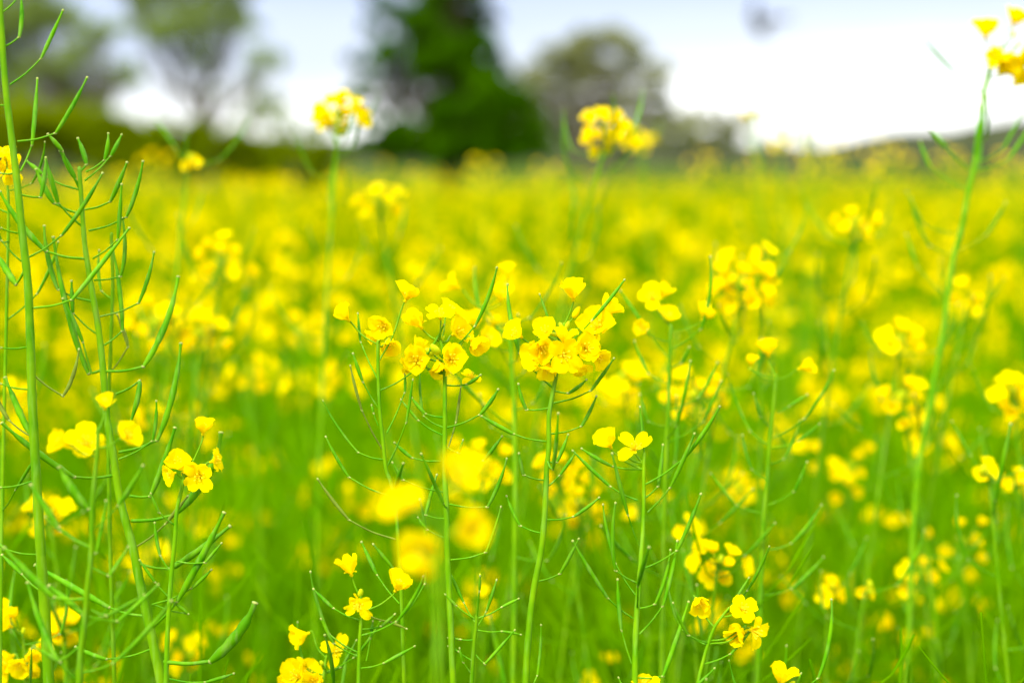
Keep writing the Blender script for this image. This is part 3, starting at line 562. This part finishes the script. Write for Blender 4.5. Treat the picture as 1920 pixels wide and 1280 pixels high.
hero('soft flower cluster tucked behind the low stem of broad flowers', 1.0, [(118, 1160), (122, 1220), (124, 1300)], (6, 10),
     [(112, 1162, 'bowl', 1.2, (-.2, .5, .9)), (130, 1160, 'cup', 1.2, (.3, .8, .5)), (108, 1188, 'cup', 1.2, (-.5, -.2, .7)), (128, 1190, 'bowl', 1.1, (.3, -.3, .8))], (), 5, seed=23)

# ------------------------------------------------------------------ plants further back, each set where the photo shows its flower head
def cluster(label, x, y, d, n, spread, stem_x=None, seed=0, pods=9, asp=.8):
    rng = random.Random(900 + seed); fl = []
    spread *= 1.12
    for i in range(n):
        a = i * 2.399 + rng.uniform(-.4, .4); r = spread * ((i + .8) / n) ** .42 * rng.uniform(.75, 1.12)
        dx, dy = math.cos(a) * r, math.sin(a) * r * asp
        fl.append((x + dx, y + dy, rng.choice(['bowl', 'cup', 'open', 'cup', 'tulip', 'tulip']), rng.uniform(.95, 1.2) * (.86 if y > 850 else 1), (dx / spread + rng.uniform(-.3, .3), -dy / spread * .8 + .45, .55), rng.uniform(-.02, .02)))
    for i in range(5 if n > 5 else 2): fl.append((x + rng.uniform(-9, 9), y - 2 + rng.uniform(-9, 7), 'bud', rng.uniform(.8, 1.2), (rng.uniform(-.6, .6), 1, .4), rng.uniform(-.006, .006)))
    sx = (x if stem_x is None else stem_x) + rng.uniform(-70, 70)
    return hero(label, d, [(x, y + spread * .15), (x + (sx - x) * .15, y + spread + 20), (x + (sx - x) * .5, y + 200), (sx, y + 420)], (6, 7) if d < 1.5 else (3, 4), fl, (), pods, False, seed, side=5)
CL = [
 ('button-like single flower on a tall stem before the olive bushes', 357, 303, 1.2, 2, 8, 350, 8),
 ('tall flower head lit white by the sky gap beside the conifer', 634, 215, 1.22, 17, 42, 622, 11),
 ('tallest clear flower head, in front of the olive-brown budding tree', 1138, 245, 1.22, 17, 48, 1068, 13),
 ('open group of four flowers under the white-lit head', 708, 378, 1.3, 6, 42, 712, 10),
 ('blurred cluster beneath the button-like single flower', 415, 490, 1.22, 11, 52, 420, 10),
 ('big blurred bouquet above the four scattered flowers', 1388, 530, 1.1, 20, 60, 1380, 10),
 ('flower outlier of the big blurred bouquet, raised above it', 1432, 468, 1.12, 2, 14, 1425, 5),
 ('pale soft head near the lofty stem, high over the field', 1604, 420, 1.2, 6, 36, 1545, 10),
 ('soft cluster of tall narrow flowers by the lofty stem', 1690, 632, 1.15, 6, 40, 1690, 8),
 ('soft trailing flowers hung low beside the lofty stem', 1695, 745, 1.12, 7, 48, 1690, 8),
 ('few dim flowers crossing the middle of the lofty stem', 1815, 555, 1.2, 4, 34, 1800, 8),
 ('soft head cut by the frame edge at mid height', 1898, 742, 1.1, 8, 40, 1900, 8),
 ('twin bright yellow dots near the frame edge', 1850, 882, 1.0, 3, 18, 1850, 8),
 ('orange-tinted cluster cut by the frame edge under the twin dots', 1902, 905, 1.08, 5, 26, 1900, 6),
 ('broad soft bouquet between the twin drooping blossoms and forked pods', 1305, 745, 1.12, 13, 62, 1300, 9),
 ('flat soft yellow band of flowers beside the crowded sharp head', 1170, 712, 1.15, 7, 44, 1175, 8),
 ('soft cluster half hidden by the crowded head stem', 1048, 885, 1.08, 9, 42, 1050, 7),
 ('soft cluster beside the pod-laden stem, low down', 1090, 945, 1.12, 9, 42, 1090, 7),
 ('slightly soft cascade of flowers above the low arching stalk', 1345, 1050, .96, 9, 46, 1350, 5),
 ('small soft knot of flowers above the cascade', 1290, 990, 1.0, 3, 20, 1292, 5),
 ('roundish blurred bloom left of the forked pod stem foot', 1390, 915, 1.35, 8, 34, 1392, 7),
 ('dim cluster of small flowers deep among green stems', 1728, 1075, 1.15, 7, 40, 1730, 6),
 ('scattered row of dim flowers above the deep dim cluster', 1800, 1020, 1.2, 6, 55, 1800, 6),
 ('single crisp yellow cup alone among green stems', 1626, 1105, 1.02, 2, 10, 1626, 5),
 ('pair of soft blossoms facing down beside the single cup', 1553, 1105, 1.05, 4, 24, 1552, 5),
 ('soft flowers strewn across the green by the single cup', 1590, 880, 1.4, 7, 60, 1590, 6),
 ('tall faint flower sticking up over the skyline shrubs', 1408, 210, 1.75, 2, 10, 1400, 7),
 ('tiny faint flower on the skyline under the bird', 1513, 210, 1.9, 1, 6, 1505, 7),
 ('cream soft flower just over the field against the pale shrub', 1462, 262, 2.0, 4, 24, 1465, 7),
 ('blurred head hiding behind the tallest clear head', 1198, 265, 1.9, 6, 26, 1200, 8),
 ('soft bouquet behind the thin pod stalk', 290, 605, 1.2, 9, 48, 295, 8),
 ('soft bouquet under the blurred cluster near bare stems', 375, 620, 1.2, 9, 48, 378, 8),
 ('pair of blurred flowers beside the slender stem', 470, 700, 1.45, 6, 44, 470, 7),
 ('loose blurred flowers between bare stems and the loose four flowers', 560, 620, 1.5, 6, 46, 560, 7),
 ('blurred flowers right under the nearest broad blooms', 95, 965, 1.05, 8, 42, 98, 5),
 ('warm blurred cluster behind the large lens-near head', 905, 870, 1.1, 10, 55, 905, 6),
 ('blurred flowers low between the slender stem and the short plant', 350, 1225, 1.15, 8, 42, 352, 5),
 ('blurred flower knot behind the tall bare stem base', 20, 745, 1.2, 6, 34, 20, 5),
 ('blurred flower pair by the thick curved pods', 285, 790, 1.2, 6, 34, 288, 5),
 ('blurred blossoms beside the star of short pods', 905, 1130, 1.15, 5, 34, 908, 5),
 ('tall soft head standing over the far canopy before the conifer foot, nearest its trunk', 905, 318, 3.2, 9, 30, 905, 7),
 ('tall soft head over the far canopy between button flower and white-lit head', 455, 350, 3.0, 8, 28, 456, 6),
 ('second tall soft head over the far canopy nearer the white-lit head', 530, 352, 3.2, 8, 28, 530, 6),
 ('soft head over the far canopy left of the conifer trunk foot', 790, 342, 3.6, 8, 26, 790, 6),
 ('tall dim gold head rising into the dark bushes beside the button flower', 290, 308, 2.4, 8, 30, 292, 7),
 ('soft gold head over the canopy between pod stems and button flower', 150, 345, 3.0, 9, 34, 150, 6),
 ('wide soft gold head standing up against the hill by the lofty stem', 1662, 300, 3.0, 14, 46, 1662, 8),
 ('wide soft gold head below the skyline flower', 1545, 298, 3.0, 14, 46, 1545, 8),
 ('soft gold head against the hill behind the lofty stem', 1780, 305, 3.4, 9, 34, 1780, 6),
 ('soft gold head against the hill beyond the lofty stem, by the frame edge', 1895, 315, 3.2, 9, 34, 1896, 6),
 ('soft gold head over the canopy under the tallest clear head', 1030, 328, 3.4, 8, 30, 1030, 6),
 ('soft gold head at the foot of the skyline shrubs', 1320, 312, 3.4, 8, 32, 1320, 6),
 ('soft gold head under the tall faint flower', 1420, 322, 3.4, 8, 32, 1420, 6),
]
for i, (lb, x, y, d, n, sp_, sx, pd) in enumerate(CL): cluster(lb, x, y, d, n, sp_, sx, i, pd)

# ------------------------------------------------------------------ the rest of the crop
def far_template(seed, lod, bare_p=.42, few=False):
    """one plant in its own space: (stem mesh builder, [flower head builders]); lod 0 near, 1 far"""
    rng = random.Random(seed); st = MB(); heads = []
    h = rng.uniform(1.12, 1.24); sides = 5 if lod == 0 else 3
    top = np.array([rng.uniform(-.06, .06), rng.uniform(-.06, .06), h]); mainp = spline([(0, 0, 0), (top[0] * .3, top[1] * .3, h * .45), top], 6)
    tube(st, mainp, np.linspace(.006, .0016, len(mainp)), sides)
    axes = [(mainp[-6:], 1.0)]
    for k in range(rng.randint(6, 9) if few else rng.randint(4, 6)):
        z = rng.uniform(.35, .72) * h; a = rng.uniform(0, 6.28); L = rng.uniform(.06, .17); zt = min(h - .02, z + rng.uniform(.22, .5)); zt = max(zt, .72)
        b = np.array([np.interp(z, mainp[:, 2], mainp[:, 0]), np.interp(z, mainp[:, 2], mainp[:, 1]), z]); t = b + np.array([math.cos(a) * L, math.sin(a) * L, zt - z])
        m = (b + t) / 2 + np.array([math.cos(a), math.sin(a), 0]) * L * .35; p = spline([b, m, t], 5); tube(st, p, np.linspace(.003, .0012, len(p)), sides)
        axes.append((p[-7:], .8))
    for ax, s in axes:
        tip = ax[-1]; hd = MB(); nf = rng.randint(2, 5) if few else rng.randint(4, 8) if lod == 0 else rng.randint(4, 6)
        bare = rng.random() < (bare_p if s < 1 else bare_p * .5)
        for i in range(0 if bare else nf):
            a = i * 2.4 + rng.uniform(-.3, .3); r = rng.uniform(.008, .026) ; zz = rng.uniform(-.012, .022)
            c = tip + np.array([math.cos(a) * r, math.sin(a) * r, zz]); axis = nrm(np.array([math.cos(a), math.sin(a), .5 + zz * 30]))
            src = rng.choice((FLM if lod == 0 else FLF)[rng.choice(['bowl', 'cup', 'open'])])
            hd.join(src, mat4(c, frame_to(axis, rng.uniform(0, 6)), rng.uniform(1.1, 1.4) * (1 if lod == 0 else 1.0)), 0)
            if lod == 0: tube(hd, [tip - (0, 0, .012), (tip + c) / 2 - (0, 0, .006), c], .0005, 3, 1)
        if hd.n: heads.append(hd)
        npod = rng.randint(11, 16) if lod == 0 else 9
        for i in range(npod):
            f = rng.random(); q = ax[0] + (ax[-1] - ax[0]) * f * .9 if len(ax) < 4 else ax[min(len(ax) - 1, int(f * len(ax) * .95))]
            a = i * 2.4; 
            if lod == 0: st.join(PODTL[rng.randrange(len(PODTL))], mat4(q, Quaternion((0, 0, 1), a), rng.uniform(.9, 1.4)), 0)
            else:
                o = np.array([math.cos(a), math.sin(a), .5]); tube(st, [q, q + o * .025, q + o * .04 + (0, 0, .045)], [.001, .0014, .0012], 3)
    return st, heads
def pod_light(seed):
    rng = random.Random(seed); mb = MB(); a = R(rng.uniform(5, 40)); l = rng.uniform(.016, .026)
    j = np.array([math.cos(a) * l, 0, math.sin(a) * l]); a2 = R(rng.uniform(48, 82)); l2 = rng.uniform(.028, .046)
    t = j + np.array([math.cos(a2) * l2, rng.uniform(-.008, .008), math.sin(a2) * l2])
    tube(mb, [np.zeros(3), j], [.0005, .0005], 3); c = pod_curve(np.zeros(3), j, t)[::3]
    tube(mb, c, [.0006, .0012, .0011, .0006][:len(c)], 4); return mb
PODTL = [pod_light(i) for i in range(6)]

near_t = []
for k in range(20):
    st, hd = far_template(200 + k, 0, .38 if k < 12 else .2, k >= 12)
    near_t.append((st.mesh('stem', M_FIELDSTEM), [h.mesh('flower_head', [M_PETAL, M_FIELDSTEM]) for h in hd]))
ZONES = [  # pixel limits in x, depth limits, label shared by plants nothing tells apart
 (-200, 560, 'blurred yellow rapeseed plant in the crop before the olive hedge bushes'),
 (560, 1010, 'blurred yellow rapeseed plant in the crop before the dark conifer'),
 (1010, 1420, 'blurred yellow rapeseed plant in the crop before the olive-brown budding tree'),
 (1420, 2200, 'blurred yellow rapeseed plant in the crop below the distant hills'),
]
def scatter(n, d0, d1, rng, margin=140):
    out = []
    while len(out) < n:
        d = math.sqrt(rng.uniform(d0 * d0, d1 * d1)); px = rng.uniform(-margin, 1920 + margin)
        out.append(((px - 960) / F * d, d, px))
    return out
prng = random.Random(5)
def nearest_ok(pts, p, r): return all((p[0] - q[0]) ** 2 + (p[1] - q[1]) ** 2 > r * r for q in pts)
placed = []
tries = 0
while len(placed) < 221 and tries < 20000:
    tries += 1; p = scatter(1, 1.25, 4.6, prng)[0]
    if math.sin(p[0] * 4.1 + 1.3) * math.sin(p[1] * 3.3 + p[0] * 1.7 + .4) < prng.uniform(-1.3, -.1): continue
    if nearest_ok(placed, p, .055): placed.append(p)
for (x, y, px) in placed:
    st, hs = prng.choice(near_t[:12] if y > 2.3 else near_t[11:]); root = root_at((x, y, 0)); root.rotation_euler = (prng.gauss(0, .13), prng.gauss(0, .13), prng.uniform(0, 6.28)); s = prng.triangular(.74, 1.02, .9) if y > 1.8 else prng.uniform(.72, .95)
    root.scale = (1, 1, s)
    lab = [z[2] for z in ZONES if z[0] <= px < z[1]][0]
    tag(root, lab, 'rapeseed plant', lab.replace('blurred yellow rapeseed plant', 'blurred rapeseed plants'))
    obj('stem', st, root)
    for h in hs: obj('flower_head', h, root)

far_t = [far_template(400 + k, 1, .3) for k in range(12)]
crop = MB()
frng = random.Random(8)
beside = [p for p in scatter(700, 1.2, 4.6, random.Random(31), 1300) if not -140 < p[2] < 2060]      # the crop goes on at both sides of the view
for d0, d1, n, pts in ((4.6, 10, 1300, None), (10, 20, 2150, None), (20, 21.5, 370, None), (1.2, 4.6, 0, beside)):
    for (x, y, px) in pts or scatter(n, d0, d1, frng, 800):
        st, hs = frng.choice(far_t); k = 1.0 if d1 <= 10 else 1.25
        M = mat4((x, y, 0), Quaternion((0, 0, 1), frng.uniform(0, 6.28))); M[:3, 0] *= k; M[:3, 1] *= k; M[:3, 2] *= (frng.triangular(.74, 1.0, .90) if d1 <= 10 else frng.triangular(.7, .96, .84)) + .075 * math.sin(x * 2.3 + 1) * math.sin(y * 1.4 + x) + (frng.uniform(.04, .14) if frng.random() < .06 else 0)
        crop.join(st, M, 0)
        thick = .62 + .38 * math.sin(x * 1.7 + y * .35) * math.sin(y * .9 - x * .6)
        for h in hs:
            if frng.random() < thick + .12: crop.join(h, M, 1)
tag(obj('rapeseed_crop', crop.mesh('rapeseed_crop', [M_FIELDSTEM, M_PETAL])), kind='stuff', label='yellow sea of far rapeseed flowers reaching to the trees')

# green tangle of lower stalks, pods and leaves between the plants
ug = MB(); urng = random.Random(21)
bl = []
for k in range(10):
    m = MB(); h = urng.uniform(.75, 1.0); p = spline([(0, 0, 0), (urng.uniform(-.05, .05), urng.uniform(-.05, .05), h * .5), (urng.uniform(-.1, .1), urng.uniform(-.1, .1), h)], 4)
    tube(m, p, np.linspace(.004, .001, len(p)), 4)
    for i in range(16):
        q = p[urng.randrange(3, len(p))]; m.join(PODTL[urng.randrange(6)], mat4(q, Quaternion((0, 0, 1), urng.uniform(0, 6.28)), urng.uniform(1.0, 1.7)), 0)
    for i in range(5):
        q = p[urng.randrange(1, len(p) - 2)]; a = urng.uniform(0, 6.28); L = urng.uniform(.06, .13); o = np.array([math.cos(a), math.sin(a), 0]); sd_ = np.array([-math.sin(a), math.cos(a), 0]) * L * .16
        c = [q, q + o * L * .35 + (0, 0, L * .3), q + o * L * .75 + (0, 0, L * .35), q + o * L + (0, 0, L * .2)]
        V = [c[0] - sd_ * .2, c[0] + sd_ * .2, c[1] - sd_, c[1] + sd_, c[2] - sd_ * .8, c[2] + sd_ * .8, c[3] - sd_ * .1, c[3] + sd_ * .1]
        m.add(V, [(0, 1, 3, 2), (2, 3, 5, 4), (4, 5, 7, 6)], 0)
    bl.append(m)
for d0, d1, n in ((1.15, 2.5, 720), (2.5, 5, 1150), (5, 9, 700)):
    for (x, y, px) in scatter(n, d0, d1, urng, 650):
        M = mat4((x, y, 0), Quaternion((0, 0, 1), urng.uniform(0, 6.28)) @ Quaternion((1, 0, 0), abs(urng.gauss(0, .26)))); M[:3, 2] *= urng.uniform(.75, 1.05)
        ug.join(urng.choice(bl), M, 0)
thin = []
for k in range(10):
    m = MB(); h = urng.uniform(.95, 1.12); p = spline([(0, 0, 0), (urng.uniform(-.04, .04), urng.uniform(-.04, .04), h * .55), (urng.uniform(-.08, .08), urng.uniform(-.08, .08), h)], 8)
    tube(m, p, np.linspace(.003, .0007, len(p)), 5)
    for i in range(26):
        q = p[urng.randrange(6, len(p))]; a = urng.uniform(0, 6.28); o = np.array([math.cos(a), math.sin(a), urng.uniform(.1, .9)]); l = urng.uniform(.018, .04)
        jn = q + nrm(o) * l; up_ = nrm(np.array([math.cos(a) * .45, math.sin(a) * .45, urng.uniform(.5, 1.2)])); L = urng.uniform(.03, .065)
        tube(m, [q, jn], [.0005, .0004], 4); c = pod_curve(q, jn, jn + up_ * L, .2)[::2]; tube(m, c, np.interp(np.linspace(0, 1, len(c)), [0, .2, .6, 1], [.0004, .0009, .0008, .0004]), 4)
    for i in range(4):
        a = urng.uniform(0, 6.28); q = p[urng.randrange(4, len(p) - 6)]; e = q + np.array([math.cos(a) * .09, math.sin(a) * .09, urng.uniform(.12, .3)])
        if e[2] > h: e[2] = h - urng.uniform(0, .05)
        bp = spline([q, (q + e) / 2 + np.array([math.cos(a), math.sin(a), 0]) * .025, e], 5); tube(m, bp, np.linspace(.0017, .0006, len(bp)), 5)
        for _ in range(7):
            q2 = bp[urng.randrange(2, len(bp))]; m.join(PODTL[urng.randrange(6)], mat4(q2, Quaternion((0, 0, 1), urng.uniform(0, 6.28)), urng.uniform(.8, 1.4)), 0)
    thin.append(m)
for (x, y, px) in scatter(640, .9, 2.0, urng, 220):
    M = mat4((x, y, 0), Quaternion((0, 0, 1), urng.uniform(0, 6.28)) @ Quaternion((1, 0, 0), abs(urng.gauss(0, .24)))); M[:3, 2] *= urng.triangular(.76, 1.08, .9)
    ug.join(urng.choice(thin), M, 0)
tag(obj('undergrowth', ug.mesh('undergrowth', M_UNDER)), kind='stuff', label='green tangle of pod stalks and leaves under the flowers')
